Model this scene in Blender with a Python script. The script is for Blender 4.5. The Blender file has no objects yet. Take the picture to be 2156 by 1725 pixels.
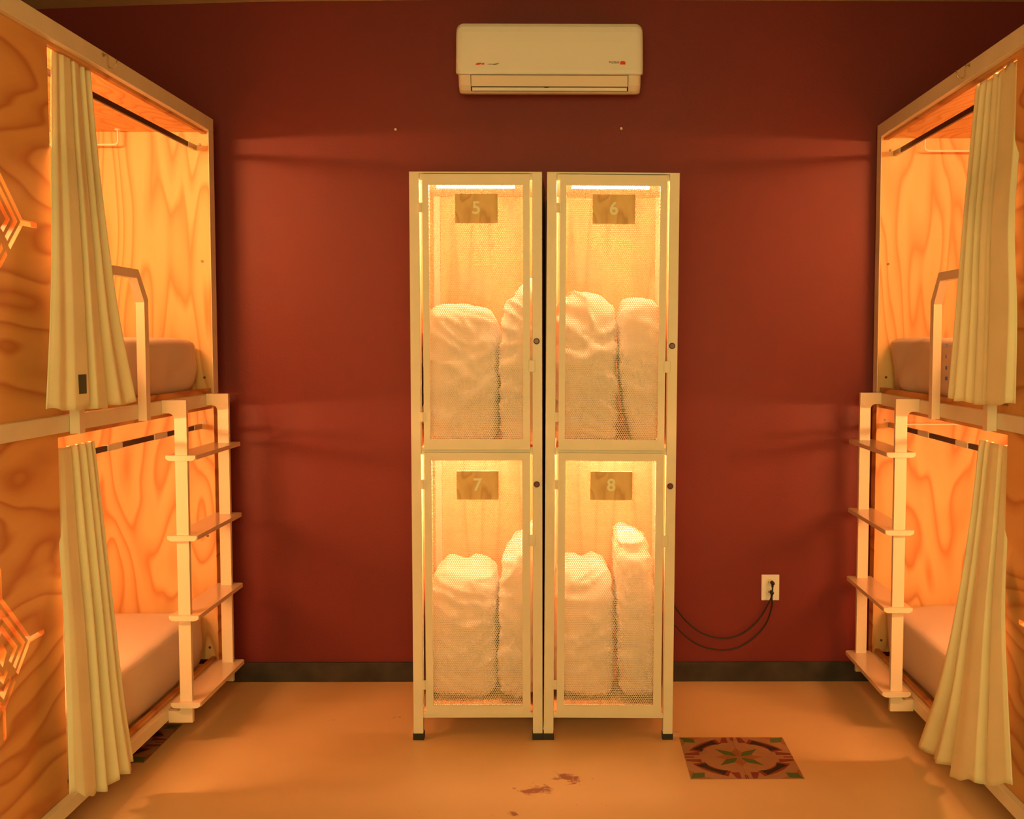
import bpy, bmesh, math, random
from mathutils import Vector, Matrix, noise

# ------------------------------------------------------------------ camera, world, lights, exposure
S = bpy.context.scene
COL = S.collection
cam_d = bpy.data.cameras.new('camera'); cam = bpy.data.objects.new('camera', cam_d); COL.objects.link(cam)
cam_d.sensor_width = 36.0; cam_d.sensor_fit = 'HORIZONTAL'
cam_d.lens = 2294.5 * 36.0 / 2156.0
cam_d.shift_x = -135.77 / 2156.0
cam_d.shift_y = -3.89 / 2156.0
cam_d.clip_start = 0.05
_right = Vector((0.9999763, -0.0068068, 0.0010054))
_fwd = Vector((0.0068558, 0.9980799, -0.0615578))
_up = _right.cross(_fwd)
_m = Matrix((_right, _up, -_fwd)).transposed().to_4x4()
_m.translation = Vector((0.0, -4.8313, 1.5331))
cam.matrix_world = _m
S.camera = cam

S.view_settings.view_transform = 'Standard'
S.view_settings.look = 'None'
S.view_settings.gamma = 1.0
S.view_settings.use_curve_mapping = False
S.view_settings.exposure = 0.0

w = bpy.data.worlds.new('world'); S.world = w; w.use_nodes = True
w.node_tree.nodes['Background'].inputs[0].default_value = (1.0, 0.60, 0.22, 1)
w.node_tree.nodes['Background'].inputs[1].default_value = 0.10

def area(name, loc, rot, sx, sy, power, color):
    l = bpy.data.lights.new(name, 'AREA'); l.shape = 'RECTANGLE'; l.size = sx; l.size_y = sy
    l.energy = power; l.color = color
    o = bpy.data.objects.new(name, l); COL.objects.link(o); o.location = loc; o.rotation_euler = rot
    return o
# the room's own dim daylight / lamp light from behind the photographer
area('room_light', (-0.1, -6.6, 1.9), (math.radians(86), 0, 0), 2.2, 1.5, 110, (1.0, 0.78, 0.27))

LAMP_UP = 360.0       # emission strength of the bunk lamps
LAMP_LOW = 310.0
TUBE = 420.0
LAMP_COL = (1.0, 0.44, 0.150)
TUBE_COL = (1.0, 0.47, 0.20)

# ------------------------------------------------------------------ materials
def nm(name):
    m = bpy.data.materials.new(name); m.use_nodes = True
    nt = m.node_tree; b = nt.nodes['Principled BSDF']
    return m, nt, b

def plain(name, col, rough=0.5, bump=0.0, bscale=60, metal=0.0, var=0.0, vscale=3.0, spec=0.5):
    m, nt, b = nm(name)
    b.inputs['Roughness'].default_value = rough; b.inputs['Metallic'].default_value = metal
    b.inputs['Specular IOR Level'].default_value = spec
    b.inputs['Base Color'].default_value = (*col, 1)
    tc = nt.nodes.new('ShaderNodeTexCoord')
    if var > 0:
        n = nt.nodes.new('ShaderNodeTexNoise'); n.inputs['Scale'].default_value = vscale; n.inputs['Detail'].default_value = 6
        nt.links.new(tc.outputs['Object'], n.inputs['Vector'])
        r = nt.nodes.new('ShaderNodeValToRGB')
        r.color_ramp.elements[0].position = 0.3; r.color_ramp.elements[1].position = 0.7
        r.color_ramp.elements[0].color = (*[c * (1 - var) for c in col], 1)
        r.color_ramp.elements[1].color = (*[min(1, c * (1 + var)) for c in col], 1)
        nt.links.new(n.outputs['Fac'], r.inputs['Fac']); nt.links.new(r.outputs['Color'], b.inputs['Base Color'])
    if bump > 0:
        n2 = nt.nodes.new('ShaderNodeTexNoise'); n2.inputs['Scale'].default_value = bscale; n2.inputs['Detail'].default_value = 4
        nt.links.new(tc.outputs['Object'], n2.inputs['Vector'])
        bp = nt.nodes.new('ShaderNodeBump'); bp.inputs['Strength'].default_value = bump; bp.inputs['Distance'].default_value = 0.01
        nt.links.new(n2.outputs['Fac'], bp.inputs['Height']); nt.links.new(bp.outputs['Normal'], b.inputs['Normal'])
    return m

def emit(name, col, strength):
    m = bpy.data.materials.new(name); m.use_nodes = True; nt = m.node_tree
    nt.nodes.clear()
    e = nt.nodes.new('ShaderNodeEmission'); e.inputs[0].default_value = (*col, 1); e.inputs[1].default_value = strength
    o = nt.nodes.new('ShaderNodeOutputMaterial'); nt.links.new(e.outputs[0], o.inputs[0])
    return m

def plywood(name, light, dark, scale=(1, 1, 1), seed=0.0, rings=9.0, strength=1.0, rough=0.55):
    """rotary cut pine plywood: contour lines of a stretched noise field"""
    m, nt, b = nm(name); L = nt.links.new
    b.inputs['Roughness'].default_value = rough
    tc = nt.nodes.new('ShaderNodeTexCoord')
    mp = nt.nodes.new('ShaderNodeMapping'); mp.inputs['Scale'].default_value = scale
    mp.inputs['Location'].default_value = (seed * 1.7, seed * 2.3, seed * 0.9)
    L(tc.outputs['Object'], mp.inputs['Vector'])
    n = nt.nodes.new('ShaderNodeTexNoise'); n.inputs['Scale'].default_value = 1.0; n.inputs['Detail'].default_value = 1.6
    n.inputs['Roughness'].default_value = 0.35; n.inputs['Distortion'].default_value = 0.15
    L(mp.outputs['Vector'], n.inputs['Vector'])
    mu = nt.nodes.new('ShaderNodeMath'); mu.operation = 'MULTIPLY'; mu.inputs[1].default_value = rings
    L(n.outputs['Fac'], mu.inputs[0])
    fr = nt.nodes.new('ShaderNodeMath'); fr.operation = 'FRACT'; L(mu.outputs[0], fr.inputs[0])
    r = nt.nodes.new('ShaderNodeValToRGB'); cr = r.color_ramp
    mid = tuple(l * 0.55 + d * 0.45 for l, d in zip(light, dark))
    cr.elements[0].position = 0.0; cr.elements[0].color = (*light, 1)
    cr.elements[1].position = 1.0; cr.elements[1].color = (*light, 1)
    e = cr.elements.new(0.35); e.color = (*tuple(l * 0.92 + d * 0.08 for l, d in zip(light, dark)), 1)
    e = cr.elements.new(0.62); e.color = (*mid, 1)
    e = cr.elements.new(0.80); e.color = (*dark, 1)
    e = cr.elements.new(0.93); e.color = (*tuple(l * 0.8 + d * 0.2 for l, d in zip(light, dark)), 1)
    L(fr.outputs[0], r.inputs['Fac'])
    # fine fibres and large tonal drift
    n3 = nt.nodes.new('ShaderNodeTexNoise'); n3.inputs['Scale'].default_value = 2.2; n3.inputs['Detail'].default_value = 8
    L(mp.outputs['Vector'], n3.inputs['Vector'])
    mx = nt.nodes.new('ShaderNodeMix'); mx.data_type = 'RGBA'; mx.blend_type = 'MULTIPLY'
    mx.inputs['Factor'].default_value = 0.55 * strength
    r3 = nt.nodes.new('ShaderNodeValToRGB')
    r3.color_ramp.elements[0].position = 0.25; r3.color_ramp.elements[0].color = (0.72, 0.62, 0.55, 1)
    r3.color_ramp.elements[1].position = 0.7; r3.color_ramp.elements[1].color = (1, 1, 1, 1)
    L(n3.outputs['Fac'], r3.inputs['Fac'])
    L(r.outputs['Color'], mx.inputs['A']); L(r3.outputs['Color'], mx.inputs['B'])
    L(mx.outputs['Result'], b.inputs['Base Color'])
    return m

M = {}
M['cream'] = plain('cream_painted_steel', (0.80, 0.74, 0.60), 0.42, var=0.04, vscale=9)
M['ladder'] = plain('cream_ladder_paint', (0.80, 0.68, 0.52), 0.4)
M['tread'] = plain('glossy_tread_paint', (0.78, 0.62, 0.48), 0.2, spec=0.8)
M['black'] = plain('black_rubber', (0.012, 0.012, 0.014), 0.5)
M['cable'] = plain('black_cable', (0.01, 0.01, 0.01), 0.4)
M['track'] = plain('dark_brown_track', (0.045, 0.012, 0.010), 0.45)
M['steel'] = plain('dull_steel', (0.45, 0.42, 0.36), 0.35, metal=0.8)
M['brass'] = plain('brass', (0.5, 0.38, 0.16), 0.35, metal=0.8)
M['screw'] = plain('screw_head', (0.16, 0.12, 0.08), 0.4, metal=0.6)
M['white_rod'] = plain('white_coated_rod', (0.85, 0.82, 0.75), 0.3)
M['plastic'] = plain('white_plastic', (0.84, 0.90, 0.92), 0.28)
M['plastic_low'] = plain('white_plastic_lower', (0.80, 0.76, 0.68), 0.4)
M['slot'] = plain('dark_slot', (0.03, 0.02, 0.015), 0.7)
M['maroon'] = plain('maroon_cap', (0.16, 0.008, 0.014), 0.35)
M['logo_red'] = plain('logo_red', (0.75, 0.05, 0.04), 0.4)
M['logo_grey'] = plain('logo_grey', (0.22, 0.20, 0.17), 0.5)
M['sheet'] = plain('white_cotton_sheet', (0.80, 0.72, 0.66), 0.85, bump=0.12, bscale=28)
M['pillow'] = plain('white_pillow_cotton', (0.90, 0.84, 0.80), 0.85)
M['curtain'] = plain('pale_green_canvas', (0.86, 0.83, 0.58), 0.9, bump=0.12, bscale=350, var=0.05, vscale=5)
M['blue'] = plain('blue_print', (0.20, 0.20, 0.48), 0.8)
M['tag'] = plain('dark_green_tag', (0.05, 0.07, 0.04), 0.7)
M['numeral'] = plain('pale_stencil_paint', (0.90, 0.92, 0.66), 0.7)
M['ply_out'] = plywood('plywood_outside', (0.80, 0.44, 0.16), (0.57, 0.22, 0.065), (1.5, 1.3, 4.2), 3.1, 9.0, 0.4)
M['ply_in'] = plywood('plywood_inside', (0.82, 0.55, 0.25), (0.66, 0.33, 0.11), (6.0, 2.0, 0.8), 1.3, 11.0, 0.5)
M['ply_in_low'] = plywood('plywood_inside_lower', (0.82, 0.55, 0.25), (0.62, 0.29, 0.09), (5.0, 2.0, 1.3), 7.7, 9.0, 0.5)
M['ply_locker'] = plywood('plywood_locker', (0.88, 0.54, 0.26), (0.72, 0.32, 0.12), (7.0, 2.0, 0.9), 4.2, 6.0, 0.5)
M['ply_plate'] = plywood('plywood_number_plate', (0.82, 0.58, 0.24), (0.64, 0.38, 0.13), (16.0, 2.0, 6.0), 2.2, 4.0, 0.6)
M['lamp_up'] = emit('warm_lamp_upper', LAMP_COL, LAMP_UP)
M['lamp_up_left'] = emit('warm_lamp_upper_left', LAMP_COL, LAMP_UP * 1.35)
M['lamp_low'] = emit('warm_lamp_lower', LAMP_COL, LAMP_LOW)
M['tube'] = emit('warm_tube', TUBE_COL, TUBE)

# ------------------------------------------------------------------ mesh helpers
def mkobj(name, bm, mat, parent=None, smooth=False, loc=None):
    me = bpy.data.meshes.new(name); bm.normal_update(); bm.to_mesh(me); bm.free()
    if smooth:
        for p in me.polygons: p.use_smooth = True
    mats = mat if isinstance(mat, (list, tuple)) else [mat]
    for k in mats: me.materials.append(k)
    o = bpy.data.objects.new(name, me); COL.objects.link(o)
    if parent: o.parent = parent
    if loc: o.location = loc
    return o

def box(bm, x0, x1, y0, y1, z0, z1, bev=0.0, mi=0):
    if x0 > x1: x0, x1 = x1, x0
    if y0 > y1: y0, y1 = y1, y0
    if z0 > z1: z0, z1 = z1, z0
    r = bmesh.ops.create_cube(bm, size=1.0)
    for v in r['verts']:
        v.co = Vector(((x0 + x1) / 2 + v.co.x * (x1 - x0), (y0 + y1) / 2 + v.co.y * (y1 - y0), (z0 + z1) / 2 + v.co.z * (z1 - z0)))
    fs = set(f for v in r['verts'] for f in v.link_faces)
    for f in fs: f.material_index = mi
    if bev > 0:
        es = list(set(e for v in r['verts'] for e in v.link_edges))
        bmesh.ops.bevel(bm, geom=es, offset=bev, segments=2, affect='EDGES', profile=0.6)

def boxo(name, b, mat, parent=None, bev=0.0, smooth=False):
    bm = bmesh.new(); box(bm, *b, bev=bev); return mkobj(name, bm, mat, parent, smooth)

def tube(bm, pts, r, seg=10, caps=True, square=False):
    pts = [Vector(p) for p in pts]; rings = []
    up = None
    for i, p in enumerate(pts):
        if i == 0: t = (pts[1] - p)
        elif i == len(pts) - 1: t = (p - pts[-2])
        else: t = (pts[i + 1] - p).normalized() + (p - pts[i - 1]).normalized()
        t.normalize()
        if up is None:
            up = Vector((0, 0, 1)) if abs(t.z) < 0.9 else Vector((1, 0, 0))
        a = t.cross(up).normalized(); b = a.cross(t).normalized(); up = b
        rings.append([bm.verts.new(p + r * (math.cos(2 * math.pi * k / seg) * a + math.sin(2 * math.pi * k / seg) * b)) for k in range(seg)])
    for i in range(len(rings) - 1):
        for k in range(seg):
            bm.faces.new((rings[i][k], rings[i][(k + 1) % seg], rings[i + 1][(k + 1) % seg], rings[i + 1][k]))
    if caps:
        bm.faces.new(rings[0][::-1]); bm.faces.new(rings[-1])

def disc(bm, c, axis, r, h, seg=20):
    """short cylinder from c along axis"""
    c = Vector(c); ax = Vector(axis).normalized()
    tube(bm, [c, c + ax * h], r, seg)

def prism(bm, poly, conv, t0, t1, mi=0):
    """poly: 2D points; conv(a,b,t)->Vector ; extruded between t0 and t1"""
    A = [bm.verts.new(conv(a, b, t0)) for a, b in poly]; B = [bm.verts.new(conv(a, b, t1)) for a, b in poly]
    n = len(poly)
    fs = [bm.faces.new(A), bm.faces.new(B[::-1])]
    for i in range(n): fs.append(bm.faces.new((A[i], B[i], B[(i + 1) % n], A[(i + 1) % n])))
    for f in fs: f.material_index = mi
    return fs

def panel_with_holes(name, outer, holes, conv, thick, mat, parent):
    """flat board with cut-outs; 2D outlines filled by a curve object, then mapped into place"""
    cu = bpy.data.curves.new('outline', 'CURVE'); cu.dimensions = '2D'; cu.fill_mode = 'BOTH'; cu.extrude = thick / 2
    for loop in [outer] + holes:
        sp = cu.splines.new('POLY'); sp.points.add(len(loop) - 1)
        for p, (a, b) in zip(sp.points, loop): p.co = (a, b, 0, 1)
        sp.use_cyclic_u = True
    tmp = bpy.data.objects.new('outline', cu)
    COL.objects.link(tmp)
    dg = bpy.context.evaluated_depsgraph_get(); dg.update()
    me = bpy.data.meshes.new_from_object(tmp.evaluated_get(dg))
    bpy.data.objects.remove(tmp); bpy.data.curves.remove(cu)
    for v in me.vertices:
        v.co = conv(v.co.x, v.co.y, v.co.z)
    bm = bmesh.new(); bm.from_mesh(me); bpy.data.meshes.remove(me)
    bmesh.ops.recalc_face_normals(bm, faces=bm.faces)
    return mkobj(name, bm, mat, parent)

def empty(name, loc, label=None, cat=None, group=None):
    o = bpy.data.objects.new(name, None); COL.objects.link(o); o.location = loc; o.empty_display_size = 0.1
    if label: o['label'] = label
    if cat: o['category'] = cat
    if group: o['group'] = group
    return o
def tag(o, label, cat, group=None):
    o['label'] = label; o['category'] = cat
    if group: o['group'] = group
    return o
def structure(o):
    o['kind'] = 'structure'; return o
def smoothstep(t): return t * t * (3 - 2 * t)

# ------------------------------------------------------------------ room shell
def wall_mat():
    m, nt, b = nm('red_wall_paint'); L = nt.links.new
    b.inputs['Roughness'].default_value = 0.55
    tc = nt.nodes.new('ShaderNodeTexCoord')
    n = nt.nodes.new('ShaderNodeTexNoise'); n.inputs['Scale'].default_value = 1.3; n.inputs['Detail'].default_value = 7
    L(tc.outputs['Object'], n.inputs['Vector'])
    r = nt.nodes.new('ShaderNodeValToRGB'); e = r.color_ramp.elements
    e[0].position = 0.3; e[0].color = (0.150, 0.0080, 0.0080, 1); e[1].position = 0.72; e[1].color = (0.180, 0.0105, 0.0095, 1)
    L(n.outputs['Fac'], r.inputs['Fac']); L(r.outputs['Color'], b.inputs['Base Color'])
    n2 = nt.nodes.new('ShaderNodeTexNoise'); n2.inputs['Scale'].default_value = 90; n2.inputs['Detail'].default_value = 4
    L(tc.outputs['Object'], n2.inputs['Vector'])
    bp = nt.nodes.new('ShaderNodeBump'); bp.inputs['Strength'].default_value = 0.18; bp.inputs['Distance'].default_value = 0.004
    L(n2.outputs['Fac'], bp.inputs['Height']); L(bp.outputs['Normal'], b.inputs['Normal'])
    return m

def floor_mat():
    m, nt, b = nm('smooth_ochre_floor'); L = nt.links.new
    b.inputs['Roughness'].default_value = 0.42
    tc = nt.nodes.new('ShaderNodeTexCoord')
    n = nt.nodes.new('ShaderNodeTexNoise'); n.inputs['Scale'].default_value = 2.0; n.inputs['Detail'].default_value = 8
    L(tc.outputs['Object'], n.inputs['Vector'])
    r = nt.nodes.new('ShaderNodeValToRGB'); e = r.color_ramp.elements
    e[0].position = 0.3; e[0].color = (0.78, 0.54, 0.29, 1); e[1].position = 0.7; e[1].color = (0.84, 0.60, 0.33, 1)
    L(n.outputs['Fac'], r.inputs['Fac'])
    # scuffed, flaked patches in front of the lockers
    sn = nt.nodes.new('ShaderNodeTexNoise'); sn.inputs['Scale'].default_value = 17; sn.inputs['Detail'].default_value = 5
    sn.inputs['Roughness'].default_value = 0.65; sn.inputs['Distortion'].default_value = 0.6
    L(tc.outputs['Object'], sn.inputs['Vector'])
    acc = None
    for (x, y, rx, ry, s) in [(-0.01, -1.09, 0.11, 0.10, 0.36), (-0.12, -1.19, 0.12, 0.10, 0.33), (-0.145, -0.92, 0.05, 0.06, 0.18),
                              (-0.52, -0.50, 0.09, 0.04, 0.22), (-0.33, -1.41, 0.13, 0.05, 0.17), (-0.11, -0.84, 0.03, 0.04, 0.2),
                              (-0.18, -1.38, 0.05, 0.04, 0.2), (0.0, -1.31, 0.24, 0.07, 0.14), (-0.7, -0.45, 0.12, 0.12, 0.12),
                              (0.40, -0.66, 0.06, 0.04, 0.16), (-0.40, -0.72, 0.06, 0.03, 0.16)]:
        mp = nt.nodes.new('ShaderNodeMapping'); mp.inputs['Location'].default_value = (-x / rx, -y / ry, 0)
        mp.inputs['Scale'].default_value = (1 / rx, 1 / ry, 1)
        L(tc.outputs['Object'], mp.inputs['Vector'])
        ln = nt.nodes.new('ShaderNodeVectorMath'); ln.operation = 'LENGTH'; L(mp.outputs['Vector'], ln.inputs[0])
        mr = nt.nodes.new('ShaderNodeMapRange'); mr.inputs[1].default_value = 1.0; mr.inputs[2].default_value = 0.0
        mr.inputs[3].default_value = 0.0; mr.inputs[4].default_value = s; L(ln.outputs['Value'], mr.inputs[0])
        if acc is None: acc = mr.outputs[0]
        else:
            ad = nt.nodes.new('ShaderNodeMath'); ad.operation = 'MAXIMUM'; L(acc, ad.inputs[0]); L(mr.outputs[0], ad.inputs[1]); acc = ad.outputs[0]
    su = nt.nodes.new('ShaderNodeMath'); su.operation = 'ADD'; L(sn.outputs['Fac'], su.inputs[0]); L(acc, su.inputs[1])
    st = nt.nodes.new('ShaderNodeMapRange'); st.inputs[1].default_value = 0.70; st.inputs[2].default_value = 0.82; L(su.outputs[0], st.inputs[0])
    mx = nt.nodes.new('ShaderNodeMix'); mx.data_type = 'RGBA'; L(st.outputs[0], mx.inputs['Factor'])
    mx.inputs['B'].default_value = (0.36, 0.13, 0.09, 1)
    L(r.outputs['Color'], mx.inputs['A'])
    L(mx.outputs['Result'], b.inputs['Base Color'])
    return m

M['wall'] = wall_mat(); M['floor'] = floor_mat()
M['ceil'] = plain('tan_ceiling_paint', (0.62, 0.50, 0.30), 0.8, var=0.05)
M['side_wall'] = plain('dark_side_wall_paint', (0.45, 0.22, 0.14), 0.7, var=0.05)
M['base'] = plain('dark_grey_skirting', (0.034, 0.024, 0.018), 0.55, var=0.6, vscale=9)

structure(boxo('floor', (-2.9, 2.75, -7.2, 0.0, -0.12, 0.0), M['floor']))
structure(boxo('wall_back', (-2.9, 2.75, 0.0, 0.12, -0.12, 3.15), M['wall']))
structure(boxo('wall_left', (-3.0, -2.9, -7.2, 0.12, -0.12, 3.15), M['side_wall']))
structure(boxo('wall_right', (2.75, 2.85, -7.2, 0.12, -0.12, 3.15), M['side_wall']))
# ceiling underside dips slightly to the left
bm = bmesh.new()
prism(bm, [(-2.9, 2.942), (-2.279, 2.964), (-1.848, 2.981), (-1.355, 2.997), (-0.25, 3.012), (1.118, 3.009), (2.75, 3.006), (2.75, 3.15), (-2.9, 3.15)], lambda a, b, t: Vector((a, t, b)), -7.2, 0.0)
bmesh.ops.recalc_face_normals(bm, faces=bm.faces)
structure(mkobj('ceiling', bm, M['ceil']))
structure(boxo('baseboard_back', (-2.9, 2.75, -0.014, 0.0, 0.0, 0.088), M['base'], bev=0.002))

# ------------------------------------------------------------------ curtains
def interp(tab, v):
    """smooth curve through equally spaced table values, v in 0..1"""
    n = len(tab) - 1; f = min(v * n, n - 1e-6); k = int(f); t = f - k
    g = lambda i: tab[i] if 0 <= i <= n else (2 * tab[0] - tab[1] if i < 0 else 2 * tab[n] - tab[n - 1])
    a, b, c, d = g(k - 1), g(k), g(k + 1), g(k + 2)
    return 0.5 * (2 * b + (c - a) * t + (2 * a - 5 * b + 4 * c - d) * t * t + (3 * b - a - 3 * c + d) * t ** 3)

def curtain(name, parent, P, u_tab, s_out, s_in, z_top, z_hem, knots, amp_top, amp_bot, hem, pleat_step=0.0):
    """cloth gathered on the track behind the opening and pulled out over the board.
    u_tab: distance from the front plane on the way down; s_out / s_in: its outer and inner edges on the way down;
    z_hem: hem heights outer, middle, inner; knots: (t, depth -1..1) folds.  P(u, s, z) -> local point"""
    n = 170; rows = 50; bm = bmesh.new(); grid = []
    def prof(t):
        for (a, da), (b, db) in zip(knots, knots[1:]):
            if a <= t <= b:
                return da + (db - da) * smoothstep((t - a) / (b - a))
        return knots[-1][1]
    for j in range(rows + 1):
        v = j / rows; row = []
        uc = interp(u_tab, v); so = interp(s_out, v); si = interp(s_in, v)
        for i in range(n + 1):
            t = i / n
            tw = min(1, max(0, t + 0.02 * math.sin(4 * v + 7 * t) * v))      # folds wander on their way down
            edge = min(1.0, min(t, 1 - t) / 0.04 + 0.35)
            s = so + (si - so) * t
            u = uc + (amp_top + (amp_bot - amp_top) * v ** 0.7) * prof(tw) * edge
            zt = z_top - pleat_step * (0.5 + 0.5 * math.sin(31 * t)) * max(0.0, 1 - 8 * v)
            zb = interp(z_hem, t) + hem * math.sin(19 * t + 1) + hem * 0.5 * math.sin(41 * t)
            row.append(bm.verts.new(P(u, s, zt + (zb - zt) * v)))
        grid.append(row)
    for j in range(rows):
        for i in range(n):
            bm.faces.new((grid[j][i], grid[j][i + 1], grid[j + 1][i + 1], grid[j + 1][i]))
    o = mkobj(name, bm, M['curtain'], parent, smooth=True)
    md = o.modifiers.new('thickness', 'SOLIDIFY'); md.thickness = 0.0022
    return o

# ------------------------------------------------------------------ bunk units
def diamond_cutouts(cy, cz, mirror):
    """nested diamond motif with four arms, as separate slots (each a closed 2D loop in (s, z))"""
    loops = []; wd = 0.0155
    def seg(p, q, w_=wd, r0=0.0, r1=0.0):
        p = Vector(p); q = Vector(q); d = (q - p).normalized(); nrm = Vector((-d.y, d.x)) * w_ / 2
        return [tuple(p + nrm), tuple(p - nrm), tuple(q - nrm), tuple(q + nrm)]
    def band(R, t0, t1, step=None):
        """open diamond stroke following the ring of half diagonal R between perimeter parameters t0..t1 (0..4 clockwise from top)"""
        vs = [(0, R), (R, 0), (0, -R), (-R, 0)]
        def at(t, RR):
            v = [(0, RR), (RR, 0), (0, -RR), (-RR, 0), (0, RR)]
            k = int(math.floor(t)) % 4; f = t - math.floor(t)
            a, b_ = v[k], v[k + 1]
            return (a[0] + (b_[0] - a[0]) * f, a[1] + (b_[1] - a[1]) * f)
        ts = [t0] + [k for k in range(int(math.floor(t0)) + 1, int(math.ceil(t1)))] + [t1]
        h = wd * 0.75
        outer = [at(t, R + h) for t in ts]; inner = [at(t, R - h) for t in ts]
        return outer + inner[::-1]
    raw = []
    raw.append(('outer', None))
    # outer ring halves carrying the arms: gaps at middle of lower-right (t=1.55) and upper-left (t=3.5)
    R = 0.151; h = wd * 0.7; aw = 0.0085; al = 0.080
    def at(t, RR):
        v = [(0, RR), (RR, 0), (0, -RR), (-RR, 0), (0, RR)]
        k = int(math.floor(t)) % 4; f = t - math.floor(t)
        a, b_ = v[k], v[k + 1]
        return (a[0] + (b_[0] - a[0]) * f, a[1] + (b_[1] - a[1]) * f)
    o, i = R + h, R - h
    half1 = [at(-0.42, o), (-aw, o - aw), (-aw, R + al), (-aw * .5, R + al + aw * .7), (aw * .5, R + al + aw * .7), (aw, R + al), (aw, o - aw), (o - aw, aw), (R + al, aw), (R + al + aw * .7, aw * .5), (R + al + aw * .7, -aw * .5), (R + al, -aw), (o - aw, -aw), at(1.50, o),
             at(1.50, i), (i, 0), (0, i), at(-0.42, i)]
    half2 = [at(1.60, o), (aw, -o + aw), (aw, -R - al), (aw * .5, -R - al - aw * .7), (-aw * .5, -R - al - aw * .7), (-aw, -R - al), (-aw, -o + aw), (-o + aw, -aw), (-R - al, -aw), (-R - al - aw * .7, -aw * .5), (-R - al - aw * .7, aw * .5), (-R - al, aw), (-o + aw, aw), at(3.48, o),
             at(3.48, i), (-i, 0), (0, -i), at(1.60, i)]
    polys = [half1, half2]
    for R2, g in ((0.113, 0.06), (0.071, 0.10)):
        polys.append(band(R2, -0.42 + g, 1.50 - g * 0.5)); polys.append(band(R2, 1.60 + g, 3.48 - g))
    polys.append([(0, 0.036), (0.024, 0.0), (0, -0.036), (-0.024, 0)])
    for p in polys:
        loops.append([(cy + a, cz + b_) for a, b_ in p])
    return loops

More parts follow.
